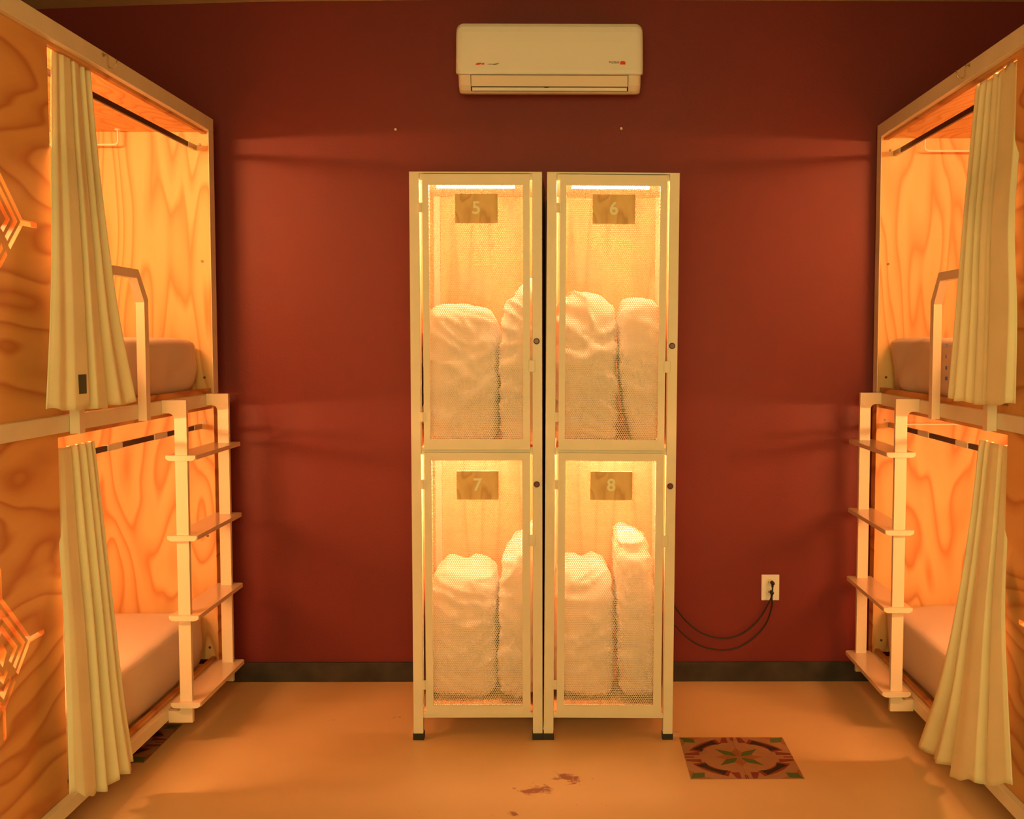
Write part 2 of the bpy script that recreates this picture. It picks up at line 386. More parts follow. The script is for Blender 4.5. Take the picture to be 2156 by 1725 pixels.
BUNK_LEN = 2.16; BUNK_DEP = 0.98
def bunk(name, label, m, X, Y, rod_u):
    """m=+1: unit on the left, its open front faces +x.  u is distance out of the front plane, s along the front (0 = far end)"""
    root = empty(name, (X, Y, 0.0), label, 'bunk bed')
    def P(u, s, z): return Vector((m * u, s, z))
    def B(nme, u0, u1, s0, s1, z0, z1, mat, par=root, bev=0.0015):
        return boxo(nme, (m * u0, m * u1, s0, s1, z0, z1), mat, par, bev)
    D = -BUNK_DEP; Lg = -BUNK_LEN
    # cream steel front rails, top, middle, bottom
    for z0, z1 in ((2.412, 2.468), (1.256, 1.307), (0.099, 0.145)):
        B('front_rail', -0.024, 0.0, Lg, 0.0, z0, z1, M['cream'], bev=0.003)
    for (u0, s0) in ((-0.07, -0.075), (-0.07, Lg + 0.03), (D + 0.03, -0.075), (D + 0.03, Lg + 0.03)):
        B('leg', u0, u0 + 0.04, s0, s0 + 0.04, 0.0, 0.12, M['cream'])
    # plywood front boards with the bed opening and the cut-out motif
    conv = lambda a, b_, t: P(-0.0335 + t, a, b_)
    for (z0, z1, oz0, oz1, cy, cz) in ((0.105, 1.290, 0.160, 1.240, -1.785, 0.682), (1.292, 2.462, 1.328, 2.402, -1.757, 1.862)):
        outline = [(Lg, z0), (-0.0205, z0), (-0.0205, oz0), (-1.430, oz0), (-1.430, oz1), (-0.0205, oz1), (-0.0205, z1), (Lg, z1)]
        panel_with_holes('front_panel', outline, diamond_cutouts(cy, cz, m), conv, 0.018, M['ply_out'], root)
    # box of the unit
    B('corner_strip', -0.0035, -0.0005, -0.064, 0.0, 1.3075, 2.4115, M['cream'])
    B('corner_strip', -0.0035, -0.0005, -0.064, 0.0, 0.1455, 1.2555, M['ply_out'])
    B('end_panel', D, -0.0045, -0.020, -0.001, 1.3075, 2.4115, M['ply_in'], bev=0)
    B('end_panel', D, -0.0045, -0.020, -0.001, 0.1455, 1.2555, M['ply_in_low'], bev=0)
    B('end_panel', D, -0.044, Lg + 0.001, Lg + 0.020, 0.105, 2.462, M['ply_in'], bev=0)
    B('back_panel', D - 0.018, D, Lg, 0.0, 0.105, 2.462, M['ply_in'], bev=0)
    B('roof_panel', D, -0.044, Lg + 0.020, -0.021, 2.412, 2.430, M['ply_in'], bev=0)
    B('bed_base', D, -0.044, Lg + 0.020, -0.021, 1.292, 1.310, M['ply_in'], bev=0)
    B('bed_base', D, -0.044, Lg + 0.020, -0.021, 0.108, 0.126, M['ply_in_low'], bev=0)
    # screws in the far end panel
    for z in (2.359, 1.868, 1.373, 1.184, 0.688, 0.198):
        bm = bmesh.new(); disc(bm, P(-0.052, -0.020, z), (0, -1, 0), 0.0055, 0.003, 12)
        mkobj('screw', bm, M['screw'], root)
    # curtain tracks
    for (z, s1, hgt) in ((2.345, -0.05, 0.020), (1.163, -0.05, 0.019)):
        tr = B('curtain_track', -0.078, -0.068, -1.50, s1, z - hgt / 2, z + hgt / 2, M['track'], bev=0.001)
        B('track_bracket', -0.080, -0.066, -0.115, -0.020, z - 0.011, z + 0.011, M['steel'], tr, bev=0.002)
        if z < 1.5:
            for (a, b_) in ((-0.98, -0.86), (-0.56, -0.43)):
                B('track_sleeve', -0.083, -0.064, a, b_, z - 0.0105, z + 0.0105, M['cream'], tr, bev=0.002)
    # bent white clothes rods under each roof
    for (z, zt, u0) in ((2.348, 2.412, rod_u),) + (((1.170, 1.256, 0.12),) if m < 0 else ()):
        bm = bmesh.new()
        pts = [P(-u0, -0.075, zt)]
        for k in range(7):
            a = k / 6 * math.pi / 2
            pts.append(P(-u0 - 0.016 * (1 - math.cos(a)), -0.075, z + 0.016 - 0.016 * math.sin(a)))
        pts.append(P(-u0 - 0.52, -0.075, z))
        for k in range(1, 7):
            a = k / 6 * math.pi / 2
            pts.append(P(-u0 - 0.52 - 0.016 * math.sin(a), -0.075, z + 0.016 * (1 - math.cos(a))))
        pts.append(P(-u0 - 0.536, -0.075, zt))
        tube(bm, pts, 0.0042, 8); disc(bm, P(-u0, -0.075, zt - 0.003), (0, 0, 1), 0.013, 0.003, 14)
        mkobj('clothes_rod', bm, M['white_rod'], root, smooth=True)
    # cup hook screwed to the top rail
    bm = bmesh.new()
    pts = [P(0.0, -1.10, 2.455), P(0.014, -1.10, 2.455), P(0.015, -1.10, 2.448), P(0.0155, -1.10, 2.430)]
    for k in range(9):
        a = math.pi * k / 8
        pts.append(P(0.0155 + 0.014 * (1 - math.cos(a)), -1.10, 2.425 - 0.014 * math.sin(a)))
    pts.append(P(0.046, -1.10, 2.438))
    tube(bm, pts, 0.0022, 8); disc(bm, P(0, -1.10, 2.455), (m, 0, 0), 0.006, 0.003, 12)
    mkobj('cup_hook', bm, M['brass'], root, smooth=True)
    # safety rail: two flat posts, chamfered corners, flat top bar
    bm = bmesh.new(); wd = 0.036
    out = [(-1.405, 1.250), (-1.405, 1.675), (-1.320, 1.775), (-0.925, 1.775), (-0.845, 1.675), (-0.845, 1.250)]
    inn = [(-1.405 + wd, 1.250), (-1.405 + wd, 1.664), (-1.305, 1.745), (-0.940, 1.745), (-0.845 - wd, 1.664), (-0.845 - wd, 1.250)]
    for k in range(5):
        quad = [out[k], out[k + 1], inn[k + 1], inn[k]]
        prism(bm, quad, lambda a, b_, t: P(t, a, b_), 0.001, 0.031)
    bmesh.ops.remove_doubles(bm, verts=bm.verts, dist=1e-5); bmesh.ops.recalc_face_normals(bm, faces=bm.faces)
    mkobj('safety_rail', bm, M['ladder'], root)
    # lamps under the roof of each berth, out of sight from the room's middle
    for (z, mt) in ((2.393, 'lamp_up_left' if m > 0 else 'lamp_up'), (1.235, 'lamp_low')):
        fx = B('lamp_base', -0.86, -0.26, -1.49, -1.43, z, z + 0.018, M['plastic'])
        bm = bmesh.new(); tube(bm, [P(-0.84, -1.46, z - 0.014), P(-0.28, -1.46, z - 0.014)], 0.012, 10)
        mkobj('lamp_tube', bm, M[mt], fx, smooth=True)
    return root, P

def ladder(name, label, m, X, Y, y_off, front, back):
    root = empty(name, (X, Y + y_off, 0.0), label, 'ladder')
    def P(u, s, z): return Vector((m * u, s, z))
    u0, u1 = 0.046, 0.091
    for s in (front, back):
        bm = bmesh.new(); th = 0.020
        # stile, with returns to the rails at top and bottom, inner corners rounded
        r = 0.022
        def arc(cx, cz, a0, a1, n=6):
            return [(cx + r * math.cos(a0 + (a1 - a0) * k / n), cz + r * math.sin(a0 + (a1 - a0) * k / n)) for k in range(n + 1)]
        poly = [(0.0005, 1.310), (u1, 1.310), (u1, 0.092), (0.0005, 0.092), (0.0005, 0.137)]
        poly += arc(u0 - 0.008, 0.145, -math.pi / 2, 0, 4) if False else [(u0 - 0.006, 0.137), (u0, 0.143)]
        poly += [(u0, 1.262 - r)] + [(u0 - r + r * math.cos(a), 1.262 - r + r * math.sin(a)) for a in [math.pi / 2 * k / 6 for k in range(1, 7)]] + [(0.0005, 1.262)]
        prism(bm, poly, lambda a, b_, t: P(a, t, b_), s - th / 2, s + th / 2)
        bmesh.ops.recalc_face_normals(bm, faces=bm.faces)
        mkobj('stile', bm, M['ladder'], root)
    for z in (1.100, 0.800, 0.499, 0.168):
        bm = bmesh.new()
        a, b_ = front - 0.030, back + 0.035
        prism(bm, [(0.020, a + 0.010), (0.030, a), (0.118, a), (0.128, a + 0.010), (0.128, b_ - 0.010), (0.118, b_), (0.030, b_), (0.020, b_ - 0.010)],
              lambda p, q, t: P(p, q, t), z - 0.010, z + 0.006)
        bmesh.ops.recalc_face_normals(bm, faces=bm.faces)
        t = mkobj('tread', bm, M['tread'], root)
        bm = bmesh.new()
        prism(bm, [(0.019, z - 0.004), (0.027, z - 0.011), (0.036, z - 0.013), (0.112, z - 0.013), (0.121, z - 0.011), (0.129, z - 0.004), (0.129, z + 0.007), (0.019, z + 0.007)],
              lambda p, q, tt: P(p, tt, q), a - 0.004, a - 0.0002)
        bmesh.ops.recalc_face_normals(bm, faces=bm.faces)
        mkobj('tread_end', bm, M['ladder'], t)
    return root

def mattress(name, label, m, X, Y, z0, z1, s_end, seed, rough_end, u1=-0.062):
    """fitted-sheet mattress: rounded box with soft wrinkles"""
    u0 = -0.95; s0, s1 = -BUNK_LEN + 0.06, s_end
    bm = bmesh.new(); r = bmesh.ops.create_cube(bm, size=1.0)
    bmesh.ops.subdivide_edges(bm, edges=bm.edges, cuts=26, use_grid_fill=True)
    cx, cy, cz = (u0 + u1) / 2, (s0 + s1) / 2, (z0 + z1) / 2
    hx, hy, hz = (u1 - u0) / 2, (s1 - s0) / 2, (z1 - z0) / 2
    rad = 0.034
    for v in bm.verts:
        # concentrate vertices towards the edges
        q = [c * 2 for c in v.co]
        q = [math.copysign(abs(c) ** 0.7, c) for c in q]
        p = Vector((q[0] * hx, q[1] * hy, q[2] * hz))
        core = Vector((max(-hx + rad, min(hx - rad, p.x)), max(-hy + rad, min(hy - rad, p.y)), max(-hz + rad, min(hz - rad, p.z))))
        d = p - core
        if d.length > 1e-6 and (abs(d.x) > 1e-6) + (abs(d.y) > 1e-6) + (abs(d.z) > 1e-6) > 1:
            dn = d.normalized(); k = max(abs(d.x), abs(d.y), abs(d.z)); p = core + dn * k
        w_ = Vector((cx + p.x, cy + p.y, cz + p.z))
        nn = Vector((p.x / hx, p.y / hy, p.z / hz))
        amp = 0.006 + rough_end * 0.045 * max(0, min(1, (w_.y - s1 + 0.5) / 0.5))
        n1 = noise.noise(Vector((w_.x * 5 + seed, w_.y * 3.2, w_.z * 9))) + 0.5 * noise.noise(Vector((w_.x * 11, w_.y * 9 + seed, w_.z * 16)))
        if p.z > -hz * 0.9:
            w_ += nn.normalized() * n1 * amp
        # crown of the top, tucked lower edge
        if p.z > 0: w_.z += 0.010 * (1 - (p.x / hx) ** 2) * (1 - (p.y / hy) ** 4)
        if p.z < 0: w_.x -= 0.012 * (-p.z / hz) ** 2 * (1 if p.x > 0 else -1); 
        w_.z = max(z0, w_.z)
        w_.y = min(w_.y, s1 + 0.02)
        v.co = Vector((m * w_.x, w_.y, w_.z))
    bmesh.ops.recalc_face_normals(bm, faces=bm.faces)
    o = mkobj(name, bm, M['sheet'], None, smooth=True, loc=(X, Y, 0))
    return tag(o, label, 'mattress')

XL, YL = -1.510, -0.131
XR, YR = 1.3425, -0.026
bl, PL = bunk('bunk_bed', 'two-level plywood bunk with cream rails left of the lockers', 1, XL, YL, 0.375)
br, PR = bunk('bunk_bed', 'two-level plywood bunk with cream rails right of the lockers, near the wall socket', -1, XR, YR, 0.185)
ladder('ladder', 'cream four-step ladder fixed to the bunk left of the lockers', 1, XL, YL, 0.0, -0.650, -0.152)
ladder('ladder', 'cream four-step ladder fixed to the bunk right of the lockers', -1, XR, YR, 0.0, -0.640, -0.130)
mattress('mattress', 'white-sheeted mattress in the upper berth of the left bunk', 1, XL, YL, 1.311, 1.538, -0.062, 1.0, 0.3)
mattress('mattress', 'white-sheeted mattress in the lower berth of the left bunk', 1, XL, YL, 0.128, 0.372, -0.048, 5.0, 0.1)
mr = mattress('mattress', 'rumpled white-sheeted mattress in the upper berth of the right bunk', -1, XR, YR, 1.311, 1.538, -0.046, 9.0, 1.0, -0.056)
mattress('mattress', 'white-sheeted mattress in the lower berth of the right bunk', -1, XR, YR, 0.128, 0.366, -0.040, 14.0, 0.2)

for z in (1.516, 1.475, 1.433, 1.394):
    boxo('printed_mark', (0.0515, 0.0625, -0.778, -0.774, z - 0.0065, z + 0.0065), M['blue'], mr, 0.0005)

def place_curtain(label, side, **k):
    X, Y, m = (XL, YL, 1) if side == 'L' else (XR, YR, -1)
    root = empty('curtain', (X, Y, 0), label, 'curtain')
    P = lambda u, s, z: Vector((m * u, s, z))
    c = curtain('cloth', root, P, **k)
    return root, P
UT = (-0.052, -0.035, 0.038, 0.050, 0.055); LT = (-0.052, -0.035, 0.020, 0.045, 0.050)
K1 = [(0, 0.2), (0.06, 0.6), (0.14, 0.4), (0.20, 0.9), (0.36, 0.9), (0.40, -1.0), (0.47, 0.9), (0.60, 0.7), (0.66, -0.9), (0.75, 0.7), (0.82, 0.3), (0.86, -0.8), (0.94, 0.5), (1, -0.5)]
c1, P1 = place_curtain('pale green curtain with small dark tag, upper berth of the left bunk', 'L', u_tab=UT,
    s_out=(-1.347, -1.400, -1.568, -1.618, -1.670), s_in=(-1.084, -1.080, -1.196, -1.146, -1.045), z_top=2.426, z_hem=(1.338, 1.325, 1.326),
    knots=K1, amp_top=0.014, amp_bot=0.026, hem=0.004, pleat_step=0.012)
boxo('fabric_tag', (0.0785, 0.0805, -1.512, -1.463, 1.375, 1.432), M['tag'], c1)
K2 = [(0, 0.5), (0.10, 0.9), (0.30, 0.7), (0.37, -0.9), (0.46, 0.9), (0.54, 0.4), (0.59, -0.8), (0.67, 0.9), (0.75, -0.7), (0.83, 0.8), (0.89, 0.5), (0.93, -0.8), (0.98, 0.4), (1, 0.2)]
place_curtain('pale green curtain hanging to the floor, lower berth of the left bunk', 'L', u_tab=LT,
    s_out=(-1.390, -1.428, -1.530, -1.580, -1.592), s_in=(-1.125, -1.112, -1.185, -1.190, -1.130), z_top=1.203, z_hem=(0.205, 0.130, 0.122),
    knots=K2, amp_top=0.012, amp_bot=0.028, hem=0.008)
K3 = [(0, 0.2), (0.04, 0.8), (0.30, 0.9), (0.35, -1.0), (0.43, 0.4), (0.52, 0.8), (0.58, -0.8), (0.67, 0.7), (0.73, -0.6), (0.82, 0.8), (0.88, -0.5), (0.95, 0.5), (1, -0.3)]
place_curtain('pale green curtain gathered in the upper berth of the right bunk', 'R', u_tab=UT,
    s_out=(-1.394, -1.439, -1.600, -1.660, -1.677), s_in=(-1.022, -1.010, -1.166, -1.159, -1.131), z_top=2.412, z_hem=(1.350, 1.335, 1.338),
    knots=K3, amp_top=0.014, amp_bot=0.024, hem=0.003, pleat_step=0.015)
K4 = [(0, 0.4), (0.16, 0.7), (0.23, -1.0), (0.30, 0.7), (0.44, 0.9), (0.58, 0.7), (0.65, -0.7), (0.73, 0.7), (0.79, 0.3), (0.84, -0.8), (0.92, 0.7), (1, 0.2)]
place_curtain('pale green curtain flaring to the floor, lower berth of the right bunk', 'R', u_tab=LT,
    s_out=(-1.395, -1.429, -1.560, -1.660, -1.722), s_in=(-1.128, -1.109, -1.148, -1.072, -0.893), z_top=1.200, z_hem=(0.240, 0.098, 0.050),
    knots=K4, amp_top=0.012, amp_bot=0.030, hem=0.006)

# ------------------------------------------------------------------ lockers
W, DP, H = 0.495, 0.70, 2.160
def mesh_sheet(w_, h_, pitch=0.0079, hole=0.43):
    """perforated steel sheet in the xz plane: hexagon cells, each with a six-sided hole and a short inner wall"""
    verts = []; faces = []; cols = int(w_ / pitch); p = w_ / cols
    rs = p * math.sqrt(3) / 2; rows = int(h_ / rs); rs = h_ / rows
    R = p / math.sqrt(3); rh = p * hole
    ky = rs / (p * math.sqrt(3) / 2)
    for j in range(rows):
        off = 0.5 * (j % 2)
        for i in range(cols - (j % 2)):
            cx = (i + 0.5 + off) * p; cz = (j + 0.5) * rs
            b0 = len(verts)
            for k in range(6):
                a = math.pi / 6 + k * math.pi / 3
                verts.append((cx + R * math.cos(a), 0.0, cz + R * math.sin(a) * ky))
            for yy in (0.0, 0.0012):
                for k in range(6):
                    a = math.pi / 6 + k * math.pi / 3
                    verts.append((cx + rh * math.cos(a), yy, cz + rh * math.sin(a) * ky))
            for k in range(6):
                k2 = (k + 1) % 6
                faces.append((b0 + k, b0 + k2, b0 + 6 + k2, b0 + 6 + k))
                faces.append((b0 + 6 + k, b0 + 6 + k2, b0 + 12 + k2, b0 + 12 + k))
    me = bpy.data.meshes.new('perforated_sheet'); me.from_pydata(verts, [], faces); me.update()
    me.materials.append(M['cream'])
    return me
sheet_up = mesh_sheet(0.350, 0.951); sheet_low = mesh_sheet(0.342, 0.944)

def text_mesh(ch, size, parent, loc, mat, name):
    cu = bpy.data.curves.new(name, 'FONT'); cu.body = ch; cu.size = size; cu.extrude = 0.0004; cu.align_x = 'CENTER'; cu.align_y = 'CENTER'
    cu.offset = 0.0012
    tmp = bpy.data.objects.new(name, cu); COL.objects.link(tmp)
    dg = bpy.context.evaluated_depsgraph_get(); dg.update()
    me = bpy.data.meshes.new_from_object(tmp.evaluated_get(dg)); bpy.data.objects.remove(tmp)
    for v in me.vertices: v.co = Vector((v.co.x, -v.co.z, v.co.y))
    me.materials.clear(); me.materials.append(mat)
    o = bpy.data.objects.new(name, me); COL.objects.link(o); o.parent = parent; o.location = loc
    return o

def locker(label, x, tilt, nums, knobs):
    root = empty('locker', (x, -0.728, 0.0), label, 'locker')
    def B(n, b, mat=M['cream'], par=root, bev=0.0015): return boxo(n, b, mat, par, bev)
    pw = 0.037
    for (a, c) in ((0, 0), (W - pw, 0), (0, DP - pw), (W - pw, DP - pw)):
        leg = B('leg', (a, a + pw, c, c + pw, 0.024, H - 0.004), bev=0.002)
        B('foot_cap', (a - 0.002, a + pw + 0.002, c - 0.002, c + pw + 0.002, 0.0, 0.026), M['black'], leg, 0.001)
    B('top_panel', (0, W, -0.001, DP, H - 0.006, H), bev=0.002)
    B('shelf', (pw, W - pw, 0.020, DP - 0.02, 1.105, 1.118), M['ply_locker'], bev=0)
    B('shelf', (pw, W - pw, 0.020, DP - 0.02, 0.094, 0.108), M['ply_locker'], bev=0)
    B('top_light_stop', (pw, W - pw, 0.015, 0.021, H - 0.030, H - 0.006))  # strip added behind the top gap to stop the tube's glow
    B('middle_light_stop', (pw, W - pw, 0.015, 0.0198, 1.100, 1.128))  # added strip, keeps the glow out of the gap between the doors
    B('bottom_rail', (pw, W - pw, 0.004, 0.020, 0.086, 0.100))
    B('side_panel', (0.003, 0.009, pw, DP - pw, 0.09, H - 0.006), M['ply_locker'], bev=0)
    B('side_panel', (W - 0.009, W - 0.003, pw, DP - pw, 0.09, H - 0.006), M['ply_locker'], bev=0)
    B('back_panel', (pw, W - pw, DP - 0.02, DP - 0.008, 0.09, H - 0.006), M['ply_locker'], bev=0)
    for lv, (z0, z1, mz0, mz1, pz, num, hinges) in enumerate(((1.121, 2.150, 1.160, 2.111, 1.969, nums[0], (2.027, 1.245)), (0.101, 1.109, 0.136, 1.080, 0.931, nums[1], (0.989, 0.217)))):
        d = empty('door', (0, 0, 0)); d.parent = root
        x0, x1 = 0.049, 0.449; mx0, mx1 = (0.073, 0.423) if lv == 0 else (0.077, 0.419)
        bm = bmesh.new(); y0, y1 = -0.004, 0.014
        O = [(x0, z0), (x1, z0), (x1, z1), (x0, z1)]; I = [(mx0, mz0), (mx1, mz0), (mx1, mz1), (mx0, mz1)]
        for k in range(4):
            k2 = (k + 1) % 4
            prism(bm, [O[k], O[k2], I[k2], I[k]], lambda a, b_, t: Vector((a, t, b_)), y0, y1)
        bmesh.ops.remove_doubles(bm, verts=bm.verts, dist=1e-5)
        # drop the doubled inner mitre faces
        seen = {}; kill = []
        for f in bm.faces:
            key = frozenset(v.index for v in f.verts)
        bmesh.ops.recalc_face_normals(bm, faces=bm.faces)
        mkobj('door_frame', bm, M['cream'], d)
        me = sheet_up if lv == 0 else sheet_low
        sh = bpy.data.objects.new('perforated_sheet', me); COL.objects.link(sh); sh.parent = d; sh.location = (mx0, 0.002, mz0)
        pl = boxo('number_plate', (0, 0.159, 0, 0.006, 0, 0.109), M['ply_plate'], d, 0.0005)
        pl.location = (0.171, 0.0035, pz)
        # plate sits in the sheet plane; its face is flush in front of it
        pl.location.y = -0.0045
        text_mesh(num, 0.066, d, (0.171 + 0.079, -0.0052, pz + 0.055), M['numeral'], 'numeral')
        for hz in hinges:
            bm = bmesh.new(); box(bm, 0.034, 0.056, -0.0065, -0.0035, hz - 0.018, hz + 0.018, 0.001)
            tube(bm, [(0.044, -0.008, hz - 0.016), (0.044, -0.008, hz + 0.016)], 0.0042, 10)
            mkobj('hinge', bm, M['cream'], d)
        bm = bmesh.new(); zc = (1.437 if lv == 0 else 0.775)
        box(bm, 0.444, 0.468, -0.0065, -0.0038, zc - 0.022, zc + 0.022, 0.002)
        mkobj('catch', bm, M['cream'], d)
        bm = bmesh.new(); tube(bm, [(0.474, -0.0005, knobs[lv]), (0.474, -0.004, knobs[lv])], 0.0115, 22)
        kn = mkobj('lock_ring', bm, M['slot'], root)
        bm = bmesh.new(); tube(bm, [(0.474, -0.003, knobs[lv]), (0.474, -0.0065, knobs[lv])], 0.0085, 22)
        mkobj('lock_cap', bm, M['maroon'], kn)
    for z in (2.121, 1.088):
        fx = B('lamp_base', (0.085, 0.395, 0.085, 0.115, z + 0.009, z + 0.017 if z < 2 else z + 0.030), M['plastic'])
        bm = bmesh.new(); tube(bm, [(0.092, 0.10, z), (0.388, 0.10, z)], 0.0085, 12)
        mkobj('lamp_tube', bm, M['tube'], fx, smooth=True)
    root.rotation_euler = (0, tilt, 0)
    return root
locker('cream two-door mesh locker with plates 5 and 7, left of the pair', -0.596, 0.0, ('5', '7'), (1.530, 0.989))
locker('cream two-door mesh locker with plates 6 and 8, right of the pair', -0.0965, 0.0065, ('6', '8'), (1.516, 0.985))

# pillows stuffed into the lockers
def pillow(label, cx, z0, z1, wx, dy, yc, seed, lean=0.0, top='flat', wr=1.0):
    bm = bmesh.new(); bmesh.ops.create_cube(bm, size=2.0)
    bmesh.ops.subdivide_edges(bm, edges=bm.edges, cuts=34, use_grid_fill=True)
    h = z1 - z0
    for v in bm.verts:
        x, y, z = v.co
        # superellipsoid from cube
        n_ = 6.5
        L_ = (abs(x) ** n_ + abs(y) ** n_ + abs(z) ** n_) ** (1 / n_)
        p = Vector((x, y, z)) / L_ * 1.0
        # pinch the corners like a pillow
        X = p.x * wx / 2; Yv = p.y * dy / 2; Z = p.z * h / 2
        X *= 1 - 0.13 * max(0, p.z) ** 2
        if top == 'gather': Z += 0.006 * math.sin(62 * X + seed) * max(0, p.z)
        if top == 'taper' and p.z < 0.2: X *= 1 - 0.45 * ((0.2 - p.z) / 1.2) ** 1.5
        if top == 'peak': Z += 0.05 * max(0, p.z) * (0.5 - abs(X / wx))
        if top == 'slope': Z += -0.06 * max(0, p.z) * (X / wx)
        if top == 'slopel': Z += 0.16 * max(0, p.z) * (X / wx)
        q = Vector((X * 7 + seed, Yv * 4, Z * 4))
        ang = noise.noise(Vector((X * 3 + seed, 3, Z * 2.5))) * 1.2
        crease = 1 - abs(noise.noise(Vector((X * 6 + seed * 3, Yv * 5, (Z + X * ang) * 21))))
        disp = wr * (0.012 * noise.noise(q) + 0.017 * (crease ** 5 - 0.25))
        nn = Vector((p.x / wx, p.y / dy, p.z / h)).normalized()
        v.co = Vector((X, Yv, Z)) + nn * disp * (0.25 + 0.75 * min(1.0, 1.4 * max(abs(nn.y), nn.z)))
        v.co.x += lean * (v.co.z / h)
    zmin = min(v.co.z for v in bm.verts)
    for v in bm.verts:
        if v.co.z < zmin + 0.012: v.co.z = zmin + 0.003
    zmin += 0.003
    for v in bm.verts: v.co.z -= zmin
    bmesh.ops.recalc_face_normals(bm, faces=bm.faces)
    o = mkobj('pillow', bm, M['pillow'], None, smooth=True, loc=(cx, yc, z0))
    return tag(o, label, 'pillow')
yb = -0.728
pillow('wide white pillow behind the mesh of door 5', -0.428, 1.1185, 1.668, 0.296, 0.34, yb + 0.31, 1.0, 0, 'flat', 0.8)
pillow('narrow upright white pillow at the right behind door 5', -0.198, 1.1185, 1.735, 0.150, 0.40, yb + 0.31, 2.0, 0, 'slopel', 1.2)
pillow('wide creased white pillow behind the mesh of door 6', 0.062, 1.1195, 1.700, 0.250, 0.34, yb + 0.31, 3.3, 0, 'peak', 1.5)
pillow('tapering white pillow at the right behind door 6', 0.285, 1.1195, 1.698, 0.174, 0.38, yb + 0.31, 4.6, -0.020, 'taper', 0.7)
pillow('wide white pillow with gathered top behind door 7', -0.426, 0.1085, 0.628, 0.282, 0.36, yb + 0.32, 5.1, 0, 'gather', 0.7)
pillow('tall slanting white pillow at the right behind door 7', -0.202, 0.1085, 0.735, 0.150, 0.40, yb + 0.31, 6.2, 0.0, 'slopel', 1.3)
pillow('wide white pillow with bunched top behind door 8', 0.056, 0.1095, 0.640, 0.250, 0.36, yb + 0.32, 11.3, 0, 'gather', 0.7)
pillow('tall leaning white pillow at the right behind door 8', 0.264, 0.1095, 0.755, 0.146, 0.40, yb + 0.30, 8.4, -0.03, 'slope', 1.5)

